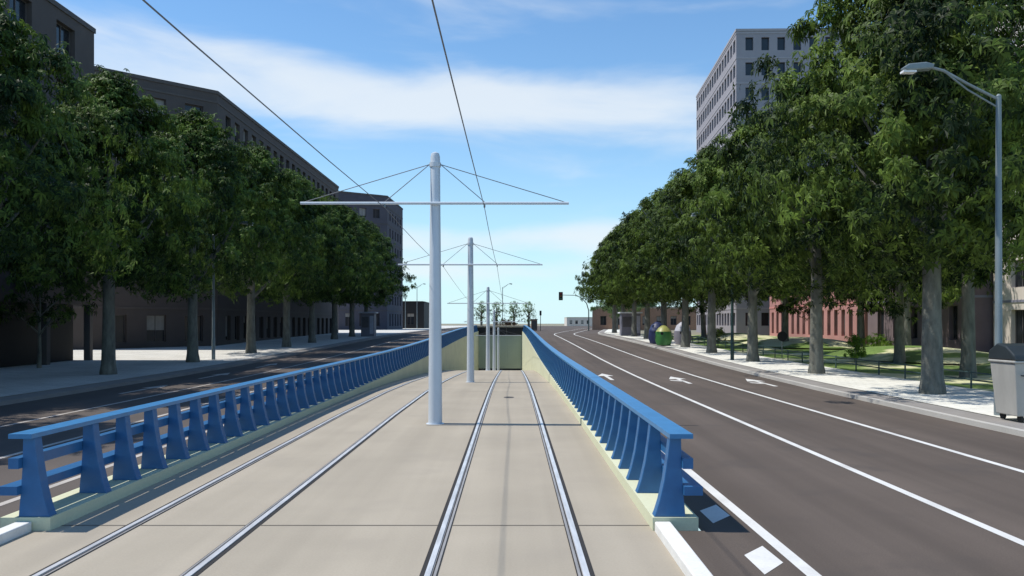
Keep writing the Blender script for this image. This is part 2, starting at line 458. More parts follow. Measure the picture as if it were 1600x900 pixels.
# ------------------------------------------------------------------ tunnel portal
root = empty('tunnel_portal', (-1.8, YP, .0), 'grey-green tunnel portal wall with black parapet and pale coping at the end of the trench', 'tunnel portal')
b = MB(); b.box(XL-.5, XI+.5, YP, YP+1.0, -4.75, .42); b.build('headwall', 'portal', root)
b = MB(); b.box(XL-.5, XI+.5, YP-.06, YP+.85, .424, 1.72); b.build('parapet', 'black', root)
b = MB(); b.box(XL-.6, XI+.6, YP-.14, YP+.92, 1.724, 2.0); b.build('coping', 'coping', root, bevel=.02)
b = MB()
b.box(XL-.5, XL, YP+.004, YP+26, -8, -4.75); b.box(XI, XI+.5, YP+.004, YP+26, -8, -4.75)
b.box(XL, XI, YP+25.6, YP+26, -8, -4.75); b.box(XL-.5, XI+.5, YP+1.004, YP+26, -4.746, -4.4)
b.build('tunnel_lining', 'black', root)

# ------------------------------------------------------------------ catenary masts
def mast(y, h, armz, halfarm, idx):
    x = -1.80; z0 = zf(y)
    root = empty('catenary_mast', (x, y, z0), ['tallest white mast in the foreground with stayed cross arm between the tracks',
      'second white mast from the camera with stayed cross arm', 'third white mast from the camera, standing down the ramp',
      'fourth white mast from the camera, low in the trench', 'farthest white mast, nearest the tunnel portal'][idx], 'mast', 'white masts between the tram tracks')
    m = MB(); 
    m.tube([(x,y,z0),(x,y,z0+h*.45),(x,y,z0+h-.12),(x,y,z0+h-.03),(x,y,z0+h)], [.165,.140,.112,.09,.03], 24)
    m.build('pole', 'pole_grey', root, smooth=True)
    m = MB(); m.tube([(x,y,z0-.02),(x,y,z0+.015)], .215, 20); m.build('base_collar', 'pole_grey', root)
    m = MB(); m.tube([(x-halfarm,y-.16,armz),(x+halfarm,y-.16,armz)], .034, 10); m.tube([(x,y-.16,armz),(x,y+.0,armz)], .05, 8)
    m.build('cross_arm', 'pole_grey', root, smooth=True)
    tz = z0+h-.30
    m = MB(); m.tube([(x,y,tz-.05),(x,y,tz+.05)], .135, 20); m.build('stay_collar', 'pole_grey', root, smooth=True)
    for s in (-1, 1):
        for w in (halfarm-.1, 1.16):
            m = MB(); m.tube([(x+s*.13,y-.05,tz),(x+s*w,y-.16,armz+.03)], .010 if idx < 2 else .012, 6); m.build('stay_cable', 'cable', root)
        m = MB(); m.tube([(x+s*1.16,y-.16,armz),(x+s*1.16,y-.16,armz-.10)], .022, 8); m.build('insulator', 'lamp_steel', root)
    return x
MS = [(20.0,6.37,5.15,3.12),(37.0,6.30,4.89,3.12),(64.0,6.28,3.85,3.05),(86,6.28,2.50,3.05),(112,6.28,.75,3.05)]
for i, (y, h, az, ha) in enumerate(MS): mast(y, h, az, ha, i)
for s, lab in ((-1,'overhead contact wire above the left-hand track'),(1,'overhead contact wire above the right-hand track')):
    m = MB(); x = -1.8+s*1.16
    pts = [(x,-10,5.05)]
    sup = [(y-.16, az-.10) for y, h, az, ha in MS]
    prev = (-10, 5.05)
    for (y, z) in sup + [(YP+8, -5.2)]:
        for t in (.2,.4,.6,.8,1):
            yy = prev[0]+(y-prev[0])*t; zz = prev[1]+(z-prev[1])*t - .10*4*t*(1-t)*(1 if y < 70 else .4)
            pts.append((x, yy, zz))
        prev = (y, z)
    m.tube(pts, .008, 6)
    tag(m.build('contact_wire', 'cable'), lab, 'overhead wire', 'tram contact wires')

# ------------------------------------------------------------------ trees
def crown_mesh(name, seed, z0, z1, Rm, nclump, per, leaf, matn, inner=.3, sparse=False, power=2.2):
    rnd = random.Random(seed); V = []; Fc = []
    def prof(t): return Rm*min(1, ((t+.02)/.16))**.5*max(0, 1-t**power)**.72
    lob = [(rnd.uniform(0, 6.28), rnd.uniform(.12,.30), rnd.choice((2,3,5))) for _ in range(3)]
    for c in range(nclump):
        t = rnd.random()**.85; a = rnd.uniform(0, 2*math.pi)
        wob = 1+sum(k*math.sin(n*a+ph+t*5) for ph, k, n in lob)*.55
        rr = prof(t)*wob
        u = rnd.uniform(.15,.75) if rnd.random() < inner else rnd.uniform(.76, 1.12)
        cz = z0+(z1-z0)*t
        cx, cy = rr*u*math.cos(a), rr*u*math.sin(a)
        cr = rnd.uniform(.35, 1.25)*(Rm/4.6)**.5
        if Rm > 4 and c % 6 == 0:
            f = rnd.uniform(1.12, 1.24); cx, cy = rr*f*math.cos(a), rr*f*math.sin(a); cr = .42; cz += .3
        for k in range(per):
            while True:
                q = Vector((rnd.uniform(-1,1), rnd.uniform(-1,1), rnd.uniform(-1,1)))
                if q.length < 1: break
            p = Vector((cx, cy, cz)) + Vector((q.x*cr, q.y*cr, q.z*cr*.75))
            out = (Vector((cx, cy, (cz-(z0+z1)/2)*.6)) + q*1.5).normalized()
            nrm = (out + Vector((rnd.uniform(-1,1), rnd.uniform(-1,1), rnd.uniform(-.2,1)))*.8).normalized()
            t1 = nrm.cross(Vector((rnd.uniform(-1,1), rnd.uniform(-1,1), rnd.uniform(-1,1)))).normalized()
            t2 = nrm.cross(t1)
            L = leaf*rnd.uniform(.6, 1.35)
            b = len(V)
            nl = 5
            for i in range(nl):
                ang = (i-2)*.85 + rnd.uniform(-.15,.15)
                d = t1*math.cos(ang)+t2*math.sin(ang)
                e = nrm.cross(d)
                ll = L*(1-.13*abs(i-2))
                bb = len(V)
                V += [p, p+d*ll*.6+e*ll*.17-nrm*.02, p+d*ll-nrm*ll*.2-Vector((0,0,ll*.3)), p+d*ll*.6-e*ll*.17-nrm*.02]
                Fc.append((bb, bb+1, bb+2, bb+3))
    me = bpy.data.meshes.new(name); me.from_pydata([tuple(v) for v in V], [], Fc); me.materials.append(MATS[matn]); me.update()
    return me
def trunk_mesh(name, seed, r, h, z1, Rm, matn='bark', nl=7, flare=1.25):
    rnd = random.Random(seed); mb = MB()
    pts = [(0,0,-.1),(0,0,.15),(.01,0,.5),(.02,.01,h*.5),(.0,.02,h),(.05,-.03,h+(z1-h)*.45),(.0,.1,z1*.93)]
    mb.tube(pts, [r*flare*1.05, r*flare, r*1.05, r*.9, r*.82, r*.42, .04], 14)
    for i in range(nl):
        a = 2*math.pi*i/nl + rnd.uniform(-.3,.3); zz = h*rnd.uniform(.78,1.05) if i % 2 else h+(z1-h)*rnd.uniform(.1,.4)
        L = Rm*rnd.uniform(.6,.85); c, s = math.cos(a), math.sin(a)
        mb.tube([(0,0,zz),(c*L*.35,s*L*.35,zz+L*.35),(c*L*.75,s*L*.75,zz+L*.75),(c*L,s*L,zz+L*1.1)], [r*.42,r*.30,r*.17,.02], 8)
        a2 = a+rnd.uniform(.4,.8); c2, s2 = math.cos(a2), math.sin(a2)
        mb.tube([(c*L*.35,s*L*.35,zz+L*.35),(c*L*.35+c2*L*.4,s*L*.35+s2*L*.4,zz+L*.7)], [r*.2,.02], 6)
    o = mb.build(name, matn, None, smooth=True); return o
CR = [crown_mesh('crown', 11+i, 3.8, 13.5, 4.2, 330, 34, .25, 'leaf', power=1.8) for i in range(4)]
CN = crown_mesh('crown', 29, 3.8, 13.9, 4.7, 470, 36, .24, 'leaf', inner=.4, power=2.2)
CL = [crown_mesh('crown', 31+i, 3.9, 13.6, 4.8, 340, 34, .25, 'leaf_left', power=1.8) for i in range(3)]
TP = []
for i in range(3):
    o = trunk_mesh('trunk', 50+i, .30, 4.6, 12.5, 4.2); TP.append(o.data); 
    md_me = o.data; COL.objects.unlink(o); bpy.data.objects.remove(o)
def place_tree(name, x, y, crown, trunk, rz, sc, label, cat='tree', group=None, sz=None, z=None):
    root = empty(name, (x, y, zr(y)+.14 if z is None else z), label, cat, group)
    root.rotation_euler = (0, 0, rz); root.scale = (sc, sc, sz or sc)
    t = bpy.data.objects.new('trunk', trunk); COL.objects.link(t); t.parent = root
    md = t.modifiers.new('es', 'EDGE_SPLIT'); md.split_angle = R(50)
    c = bpy.data.objects.new('crown', crown); COL.objects.link(c); c.parent = root
    return root
rnd = random.Random(3)
rows = [26.9, 37.4, 47.6, 57.8, 67.0, 77, 87, 97, 107, 117]
for i, y in enumerate(rows):
    x = 13.25 + (.035*(y-26) if y > 26 else 0)*.25
    sc = [1.04,.95,.98,1.0,1.0,1,1,1,1.0,.98][i]
    place_tree('street_tree', x, y, CN if i == 0 else CR[i % 4], TP[i % 3], rnd.uniform(0, 6.28), sc,
        ORD[i]+' big tree of the right-hand kerb row, dense dark green crown on a grey trunk', 'tree', 'street trees along the right-hand pavement')
rowl = [17.5, 27.0, 36.8, 46.8, 57.6, 67, 76, 86, 96, 106]
for i, y in enumerate(rowl):
    x = -17.4 - (.01*(y-36) if y > 36 else 0)
    place_tree('street_tree', x, y, CL[i % 3], TP[(i+1) % 3], rnd.uniform(0, 6.28), [1.0,.93,.93,.98,1.0,1.0,.98,1,1,1][i],
        ORD[i]+' big tree of the left-hand kerb row, dark green crown against the dim buildings', 'tree', 'street trees along the left-hand pavement')
# second row on the lawn
CS = crown_mesh('crown', 71, 2.8, 9.2, 3.9, 190, 30, .27, 'leaf')
o = trunk_mesh('trunk', 81, .27, 3.6, 8.0, 2.8); TS = o.data; COL.objects.unlink(o); bpy.data.objects.remove(o)
LT = [(18.6,34.8,'lawn tree just left of the street lamp, grey trunk inside the low fence'),
      (20.9,46.0,'lawn tree with a grey trunk well right of the bright green shrub'),
      (21.3,66.5,'lawn tree in front of the sunlit pink wall'),
      (19.6,87.0,'leaning dark lawn tree in front of the pale tower base'),
      (26.6,57.5,'added taller lawn tree shading the near end of the mauve-grey building'),(26.6,65.0,'added taller lawn tree shading where the mauve-grey and pink buildings meet')]  # last two trees are added, placed to shade the facade behind
for i, (x, y, lab) in enumerate(LT):
    t = place_tree('lawn_tree', x, y, CS, TS, i*1.7, 1.0, lab, 'tree', 'trees on the lawn', sz=1.45 if i == 0 else 1.0 if i < 4 else 1.35)
    if i == 3: t.rotation_euler = (0, R(5), 2)
# small thin tree on the left pavement
CT = crown_mesh('crown', 91, 2.2, 4.6, 1.9, 34, 14, .24, 'leaf_left')
o = trunk_mesh('trunk', 93, .09, 1.9, 4.3, 1.8, nl=6); TT = o.data; COL.objects.unlink(o); bpy.data.objects.remove(o)
place_tree('small_tree', -23.0, 41.5, CT, TT, .4, 1.0, 'small thin bare-branched tree in front of the black open ground floor', 'tree')
# young pale trees beyond the portal
CY = [crown_mesh('crown', 101+i, 1.6, 5.4, 1.5, 60, 8, .20, 'leaf_pale', power=3) for i in range(2)]
o = trunk_mesh('trunk', 95, .24, 2.4, 5.0, 1.3, 'bark', nl=9); TY = o.data; COL.objects.unlink(o); bpy.data.objects.remove(o)
for i, px in enumerate((752, 776, 803, 826)):
    y = 158; place_tree('young_tree', (px-800)/F*y, y, CY[i % 2], TY, i*2.1, 1.0,
        ['leftmost','second from the left','third from the left','rightmost'][i]+' of the four sparse young trees beyond the tunnel portal', 'tree', 'young trees beyond the portal', z=zr(y))
# pale trees beyond the right row
CP = crown_mesh('crown', 111, 2.5, 12.5, 4.0, 150, 16, .4, 'leaf_pale')
for i, (x, y, lab) in enumerate(((19.6,160,'pale sunlit tree just beyond the end of the right-hand tree row'),(24.0,172,'taller pale tree behind the traffic signal mast'),(29,190,'farthest pale tree beside the brown building'))):
    place_tree('pale_tree', x, y, CP, TP[0], i*2, 1.0, lab, 'tree', 'pale trees past the end of the row', z=zr(y)+.1)

# ------------------------------------------------------------------ buildings
WIN = {}
def winmesh(w, h, fm, bl=0):
    key = (round(w, 2), round(h, 2), fm, bl)
    if key in WIN: return WIN[key]
    m = MB(); t = .06
    m.box(-w/2, w/2, .02, .04, 0, h, 1)
    m.box(-w/2, -w/2+t, -.03, .018, 0, h, 0); m.box(w/2-t, w/2, -.03, .018, 0, h, 0)
    m.box(-w/2+t, w/2-t, -.03, .018, h-t, h, 0); m.box(-w/2+t, w/2-t, -.03, .018, 0, t, 0)
    m.box(-t/2, t/2, -.025, .018, t, h-t, 0)
    if bl: m.box(-w/2+t, w/2-t, -.005, .014, h*(1-.28*bl), h-t, 2)
    o = m.build('window', [fm, 'glass', 'blind']); me = o.data
    COL.objects.unlink(o); bpy.data.objects.remove(o); WIN[key] = me; return me
def facade(mb, wins, A, B, z0, z1, rows, pitch, w, rev=.3, margin=None, mi=0):
    """wall skin with real openings from A to B (outside is to the right of A->B when seen from above)"""
    A = Vector((*A, 0)); B = Vector((*B, 0)); L = (B-A).length; d = (B-A)/L; nrm = Vector((d.y, -d.x, 0))
    def P(u, z, dep=0): q = A + d*u - nrm*dep; return (q.x, q.y, z)
    n = max(1, int((L-.6)/pitch)); m0 = (L-n*pitch)/2
    us = [0.0]; 
    for i in range(n):
        c = m0+pitch*(i+.5); us += [c-w/2, c+w/2]
    us.append(L)
    zs = [z0]
    for a, b in rows: zs += [a, b]
    zs.append(z1)
    for i in range(len(us)-1):
        for j in range(len(zs)-1):
            if i % 2 == 1 and j % 2 == 1:
                u0, u1, a, b = us[i], us[i+1], zs[j], zs[j+1]
                mb.face([P(u0,a),P(u0,a,rev),P(u0,b,rev),P(u0,b)], mi); mb.face([P(u1,a,rev),P(u1,a),P(u1,b),P(u1,b,rev)], mi)
                mb.face([P(u0,a),P(u1,a),P(u1,a,rev),P(u0,a,rev)], mi); mb.face([P(u0,b,rev),P(u1,b,rev),P(u1,b),P(u0,b)], mi)
                wins.append((P((u0+u1)/2, a, rev), math.atan2(d.y, d.x), w, b-a))
            else:
                mb.face([P(us[i],zs[j]),P(us[i+1],zs[j]),P(us[i+1],zs[j+1]),P(us[i],zs[j+1])], mi)
def building(loc, label, poly, z0, z1, faces, wallm, trimm, fm='frame', cat='building', roofover=.07, bands=True, name='building', group=None):
    """poly: footprint (x,y) counter-clockwise; faces: {edge index: (rows, pitch, w)}"""
    root = empty(name, loc, label, cat, group)
    wb = MB(); wins = []
    n = len(poly)
    for i in range(n):
        A, B = poly[i], poly[(i+1) % n]
        if i in faces:
            rws, pitch, w = faces[i]
            facade(wb, wins, A, B, z0, z1, rws, pitch, w)
        else:
            wb.face([(*A,z0),(*B,z0),(*B,z1),(*A,z1)])
    me = wb.build('wall', wallm, root)
    # interior core so that openings are closed
    c = Vector((sum(p[0] for p in poly)/n, sum(p[1] for p in poly)/n))
    def inset(k):
        out = []
        for i in range(n):
            p0 = Vector(poly[i-1]); p1 = Vector(poly[i]); p2 = Vector(poly[(i+1) % n])
            d1 = (p1-p0).normalized(); d2 = (p2-p1).normalized()
            n1 = Vector((d1.y,-d1.x)); n2 = Vector((d2.y,-d2.x)); b = (n1+n2); b = b/(b.dot(n1)+1e-6) if b.length > .01 else n1
            out.append(tuple(p1+b*k))
        return out
    core = MB(); core.prism(inset(-.42), 'z', z0, z1-.05); core.build('interior', 'black', root)
    rf = MB(); rf.prism(inset(roofover), 'z', z1+.003, z1+.28); r = rf.build('cornice', trimm, root)
    rf = MB(); rf.prism(inset(-.3), 'z', z1+.10, z1+.34); rf.build('roof', 'roofing', root)
    if bands:
        bd = MB()
        for i in faces:
            A = Vector(poly[i]); B = Vector(poly[(i+1) % n]); L = (B-A).length; d = (B-A)/L; nn = Vector((d.y,-d.x))
            for a, b in faces[i][0]:
                zz = b+.45
                if zz > z1-.3: continue
                p = [A+nn*.004, B+nn*.004, B+nn*.05, A+nn*.05]
                bd.hexa([(*q, zz) for q in p]+[(*q, zz+.16) for q in p])
        bd.build('string_course', trimm, root)
    cam = Vector((0,0,EYE))
    wins.sort(key=lambda t: -(t[2]*t[3])/((Vector(t[0])-cam).length**2))
    rest = MB(); wr = random.Random(len(wins))
    for i, (p, rz, w, h) in enumerate(wins):
        if i < 100:
            o = bpy.data.objects.new('window', winmesh(w, h, fm, wr.choice((0,0,0,0,1,2,3)))); COL.objects.link(o); o.parent = root
            o.location = Vector(p)-Vector(root.location); o.rotation_euler = (0,0,rz)
        else:
            M = Matrix.Translation(p) @ Matrix.Rotation(rz, 4, 'Z')
            q = [M @ Vector(v) for v in ((-w/2,.02,0),(w/2,.02,0),(w/2,.02,h),(-w/2,.02,h))]
            rest.face(q)
    if len(wins) > 100:
        o = rest.build('windows', 'glass', root); o['kind'] = 'stuff'
    return root
def rows(z0, n, fl, sill, h, first=None): return [(z0+sill+i*fl, z0+sill+i*fl+h) for i in range(n)]

# left building 1 (on a black open ground floor)
zb = .14
b1 = building((-24,46,zb), 'dark brown-grey block at far left raised on a black open ground floor with columns',
    [(-24,5),(-24,49),(-48,49),(-48,5)], 3.4, 19.0,
    {0: (rows(3.4, 5, 3.1, .9, 1.7), 4.2, 1.9), 1: (rows(3.4, 5, 3.1, .9, 1.7), 4.2, 1.6)}, 'wall_brown', 'wall_dark')
m = MB(); m.box(-47.5, -25.0, 5.5, 48.6, zb, 3.39); m.build('ground_floor', 'black', b1)
for i in range(9):
    m = MB(); m.box(-24.35, -24.0, 12.5+i*4.5, 12.85+i*4.5, zb, 3.395); m.build('column', 'wall_dark', b1)
# left building 2 with a chamfered corner
r2 = [(.9,3.0)]+rows(3.3+.9, 5, 3.25, .9, 1.7)
building((-24,90,.3), 'long brown-grey building with chamfered corner and rows of windows behind the left trees',
    [(-24,69.5),(-24,118),(-50,118),(-50,62.5),(-31,62.5)], .15, 21.0,
    {0: (r2, 2.4, 1.3), 4: (r2, 3.0, 1.5), 3: (r2, 3.2, 1.5)}, 'wall_brown', 'trim_brown')
# left building 3
r3 = [(1.8,4.2)]+rows(5, 6, 3.2, .9, 1.7)
building((-23.4,165,1), 'taller slate-grey building with corner windows at the far end of the left row',
    [(-23.4,160),(-22.8,178),(-50,178),(-50,154),(-31.5,154)], .9, 26.0,
    {0: (r3, 3.0, 1.3), 4: (r3, 2.8, 1.4), 3: (r3, 2.8, 1.4)}, 'wall_slate', 'wall_dark')
# low black building far left
building((-24,200,1), 'low black flat-roofed building beyond the slate-grey block',
    [(-20.2,196),(-20.2,212),(-40,212),(-40,196)], .9, 7.1,
    {3: ([(2.0,4.6)], 3.4, 1.6)}, 'black', 'black', bands=False)
# tower on the right
zt0 = .8; rt = rows(zt0, 12, 3.08, 1.25, 1.6)
building((40,108,zt0), 'tall pale lilac tower block with a grid of square windows above the right-hand trees',
    [(27.6,105),(62,104.2),(62,136),(29.4,136)], zt0, 38.3,
    {0: (rt, 1.95, .95), 3: (rt, 1.9, 1.3)}, 'wall_lilac', 'trim_lilac', 'frame_lilac')
# pink building
rp = [(1.2,3.6),(4.8,6.7),(8.0,9.7)]
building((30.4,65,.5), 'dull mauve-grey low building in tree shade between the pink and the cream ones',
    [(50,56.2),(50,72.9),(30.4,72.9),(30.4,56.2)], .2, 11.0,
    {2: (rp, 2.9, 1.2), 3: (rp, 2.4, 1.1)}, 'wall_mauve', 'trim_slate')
building((30.2,85,.5), 'salmon pink low building with narrow dark windows behind the lawn',
    [(50,73.1),(50,100),(30.2,100),(30.2,73.1)], .2, 11.0,
    {2: (rp, 1.75, .85), 3: (rp, 2.4, 1.1)}, 'wall_pink', 'trim_pink')
# pale building, right edge
rq = [(1.0,3.2),(4.6,6.3),(7.9,9.6),(11.2,12.9),(14.5,16.2),(17.8,19.5),(21.1,22.8)]
building((31,45,.2), 'tall cream building at the right edge behind the street lamp',
    [(50,30),(50,55.8),(31.5,55.8),(31.5,30)], .1, 25.0,
    {2: (rq, 3.4, 1.5)}, 'wall_cream', 'trim_slate')
# distant ones
building((24,200,1), 'brown brick building far beyond the traffic signal',
    [(16,170),(40,170),(40,190),(18.5,190)], .9, 5.3, {0: ([(2.0,3.8)], 2.8, 1.2), 3: ([(2.0,3.8)], 2.8, 1.2)}, 'brick_far', 'coping', bands=False)
building((33,420,1), 'tiny pale far building on the horizon left of the brown one',
    [(27,420),(45,420),(45,440),(27,440)], .9, 5.0, {0: ([(2.0,3.8)], 2.8, 1.2)}, 'wall_cream', 'coping', bands=False)

# ------------------------------------------------------------------ street lamps
def lamp(x, y, h, label, side=-1, arm=2.15, z=None, dark=False):
    z0 = zr(y)+.14 if z is None else z; mm = 'dark_green_metal' if dark else 'lamp_steel'
    root = empty('street_lamp', (x,y,z0), label, 'street lamp', 'street lamps with curved arms')
    m = MB(); m.tube([(x,y,z0),(x,y,z0+1.2),(x,y,z0+1.25),(x,y,z0+h)], [.105,.10,.088,.062], 14); m.tube([(x,y,z0+h),(x,y,z0+h+.05)], [.07,.03], 12); m.build('pole', mm, root, smooth=True)
    s = side
    m = MB(); m.tube([(x,y,z0+h-.08),(x+s*arm*.35,y,z0+h+.30),(x+s*arm*.62,y,z0+h+.62),(x+s*arm*.8,y,z0+h+.72)], .035, 8)
    m.tube([(x,y,z0+h-.28),(x+s*arm*.35,y,z0+h+.16),(x+s*arm*.58,y,z0+h+.55)], .022, 8); m.build('arm', mm, root, smooth=True)
    m = MB(); e0, e1 = x+s*arm*.74, x+s*(arm+.18); zz = z0+h+.70
    m.prism([(e0,zz+.05),(e0+s*.05,zz-.06),(e1-s*.05,zz-.10),(e1,zz-.02),(e1-s*.12,zz+.06),(e0+s*.2,zz+.10)], 'y', y-.13, y+.13)
    m.build('lamp_head', 'lamp_steel', root, bevel=.03)
    m = MB(); m.box(min(x+s*arm*.95, x+s*arm*1.04)-.1, max(x+s*arm*.95, x+s*arm*1.04)+.02, y-.1, y+.1, zz-.14, zz-.092); m.build('lens', 'white_panel', root)
    return root
lamp(11.75, 20.6, 7.7, 'tall grey street lamp with double-tube arm beside the waste container')
lamp(12.65, 49.0, 7.7, 'dark green-grey lamp post between two right-hand kerb trees', dark=True)
lamp(-17.25, 49.3, 7.2, 'grey lamp post standing among the left-hand kerb trees', side=1)
lamp(-1.9, 172, 8.6, 'far lamp post rising behind the young trees and portal', side=1, arm=1.8, z=1.0)
lamp(-24.0, 192, 9.0, 'far left lamp post, the left one of a pair above the low black building', side=1, arm=1.8, z=1.0)
lamp(-21.6, 194, 9.6, 'far left lamp post, the right one of a pair above the low black building', side=1, arm=1.8, z=1.0)

# ------------------------------------------------------------------ traffic signal on curved mast arm
x, y = 15.2, 139.0; z0 = zr(y)+.14
root = empty('traffic_signal', (x-2.7,y,z0), 'traffic signal hanging from a curved mast arm over the far road', 'traffic light')
x -= 2.7; hx = 7.95; hz = 6.85
m = MB(); m.tube([(x,y,z0),(x,y,4.4),(x-.35,y,5.6),(x-1.2,y,6.5),(x-2.1,y,6.9),(hx+.2,y,6.95)], [.10,.085,.075,.06,.05,.045], 12); m.build('mast', 'dark_green_metal', root, smooth=True)
m = MB(); m.box(hx-.33, hx+.33, y-.12, y+.15, hz-.75, hz+.6); m.build('signal_head', 'black', root, bevel=.04)
for k, mm in enumerate(('red_lens','amber_lens','green_lens')):
    m = MB(); m.tube([(hx,y-.15,hz+.32-k*.4),(hx,y-.123,hz+.32-k*.4)], .12, 14); m.build('signal_lens', mm, root)
# ------------------------------------------------------------------ waste container, right edge
bx, by = 11.2, 19.0; bz = zr(by)+.14; 
root = empty('waste_container', (bx+.75,by,bz), 'pale grey four-wheeled waste container with black lid beside the street lamp', 'waste container')
m = MB(); W = 1.7; D = 1.0
m.hexa([(bx+.10,by+.08,bz+.13),(bx+W-.1,by+.08,bz+.13),(bx+W-.1,by+D-.08,bz+.13),(bx+.10,by+D-.08,bz+.13),(bx,by,bz+1.32),(bx+W,by,bz+1.32),(bx+W,by+D,bz+1.32),(bx,by+D,bz+1.32)])
m.box(bx-.03, bx+W+.03, by-.03, by+D+.03, bz+1.322, bz+1.38)
for q in range(3): m.box(bx+.38+q*.38, bx+.42+q*.38, by-.0, by+.09, bz+.25, bz+1.0)
m.build('body', 'bin_body', root, bevel=.02)
m = MB(); m.prism([(by-.04,bz+1.383),(by+D+.04,bz+1.383),(by+D+.02,bz+1.58),(by+D*.68,bz+1.76),(by+D*.35,bz+1.71),(by,bz+1.50)], 'x', bx-.02, bx+W+.02); m.build('lid', 'bin_lid', root, bevel=.03)
m = MB(); m.tube([(bx+.15,by-.07,bz+1.05),(bx+W-.15,by-.07,bz+1.05)], .018, 8); m.tube([(bx+.15,by-.07,bz+1.05),(bx+.15,by+.0,bz+1.05)], .016, 6); m.tube([(bx+W-.15,by-.07,bz+1.05),(bx+W-.15,by+.0,bz+1.05)], .016, 6); m.build('handle', 'bin_lid', root)
for wx in (bx+.22, bx+W-.22):
    for wy in (by+.16, by+D-.16):
        m = MB(); m.tube([(wx-.03,wy,bz+.085),(wx+.03,wy,bz+.085)], .085, 14); m.build('wheel', 'rubber', root)

# ------------------------------------------------------------------ low fence by the lawn
root = empty('low_fence', (15.5,55,zr(55)), 'low dark green metal rail fence between pavement and lawn', 'fence')
ysf = [19]+[y for y in YS if 20 <= y < 100]+[100]
m = MB()
for z in (.30, .55):
    m.tube([(15.5+.012*(y-20), y, zr(y)+.14+z) for y in ysf], .028, 6)
m.build('rail_bar', 'dark_green_metal', root)
y = 19.0
while y < 100:
    m = MB(); xx = 15.5+.012*(y-20); m.tube([(xx,y,zr(y)+.1),(xx,y,zr(y)+.14+.60)], .032, 6); m.build('post', 'dark_green_metal', root); y += 2.5

# ------------------------------------------------------------------ small street things
def kiosk(x, y, w, d, h, label, mm='kiosk_grey', m2='kiosk_pale'):
    z0 = zr(y)+.14; root = empty('kiosk', (x,y,z0), label, 'kiosk', 'pavement kiosks')
    m = MB(); m.box(x-w/2, x+w/2, y-d/2, y+d/2, z0, z0+h); m.build('cabin', mm, root, bevel=.03)
    m = MB(); m.box(x-w/2-.2, x+w/2+.2, y-d/2-.25, y+d/2+.2, z0+h+.002, z0+h+.16); m.build('roof', 'white_panel' if w > 2 else m2, root, bevel=.02)
    m = MB(); m.box(x+w/2-.5, x+w/2-.08, y-d/2-.03, y-d/2-.002, z0+.3, z0+h-.3); m.build('door', m2, root)
    m = MB(); m.box(x-w/2+.12, x+w/2-.62, y-d/2-.03, y-d/2-.002, z0+1.0, z0+h-.4); m.build('shutter', 'frame', root)
kiosk(13.9, 100.5, 2.2, 2.0, 2.6, 'grey pavement kiosk with white roof edge between far right-hand trees')
kiosk(-16.3, 97, 1.5, 1.5, 2.6, 'narrow grey kiosk on the left-hand pavement near the road')
def igloo(x, y, m1, m2, label, w=1.5, h=1.7):
    z0 = zr(y)+.14; root = empty('recycling_container', (x,y,z0), label, 'recycling container', 'recycling containers on the right pavement')
    m = MB(); m.tube([(x,y,z0+.04),(x,y,z0+.5),(x,y,z0+1.15)], [w*.40,w*.50,w*.46], 18); m.build('body', m1, root, smooth=True)
    m = MB(); m.tube([(x,y,z0+1.153),(x,y,z0+h*.85),(x,y,z0+h)], [w*.455,w*.34,w*.10], 18); m.build('lid', m2, root, smooth=True)
    m = MB(); m.tube([(x-.25,y-w*.47,z0+1.0),(x-.25,y-w*.50,z0+1.0)], .12, 12); m.build('deposit_hole', 'black', root)
    m = MB(); m.tube([(x,y,z0+h),(x,y,z0+h+.18)], .03, 8); m.build('lifting_hook', 'iron', root)
igloo(12.35, 69.5, 'green_plastic', 'yellow_plastic', 'bright green recycling container with yellow top by the right kerb', 1.4, 1.65)
igloo(12.5, 73.5, 'navy_plastic', 'navy_plastic', 'dark blue recycling container behind the green one', 1.5, 1.9)
igloo(14.3, 71.5, 'kiosk_grey', 'kiosk_pale', 'grey recycling container right of the green one', 1.5, 1.9)

# round sign on a thin post
x, y = 16.3, 51.5; z0 = zr(y)+.14
root = empty('round_sign', (x,y,z0), 'dark round sign disc on a short thin post beside the lawn', 'sign')
m = MB(); m.tube([(x,y,z0),(x,y,z0+1.35)], .03, 8); m.build('post', 'lamp_steel', root)
m = MB(); m.tube([(x,y-.035,z0+1.30),(x,y-.068,z0+1.30)], .30, 24); m.build('disc', 'black', root)
# bright shrub and others
def shrub(x, y, r, h, matn, label, cat='shrub', z=None, n=26, per=14, leaf=.16):
    z0 = zr(y)+.12 if z is None else z
    root = empty('shrub', (x,y,z0), label, cat)
    me = crown_mesh('foliage', int(x*10+y), .15, h, r, n, per, leaf, matn, power=3)
    c = bpy.data.objects.new('foliage', me); COL.objects.link(c); c.parent = root
    m = MB(); m.tube([(x,y,z0-.05),(x,y,z0+h*.7)], [.05,.015], 7)
    m.tube([(x,y,z0+.15),(x+r*.5,y,z0+h*.6)], [.03,.01], 6); m.tube([(x,y,z0+.1),(x-r*.5,y+.1,z0+h*.6)], [.03,.01], 6); m.build('stem', 'bark', root)
shrub(18.7, 46.5, .42, 1.45, 'leaf_bright', 'upright bright green shrub on the lawn left of a grey trunk', per=12)
shrub(26.5, 62, .9, 1.0, 'leaf_bright', 'low green shrub at the foot of the mauve-grey wall')
shrub(17.8, 74, .8, 1.3, 'leaf', 'dark green shrub on the lawn behind the lamp post')
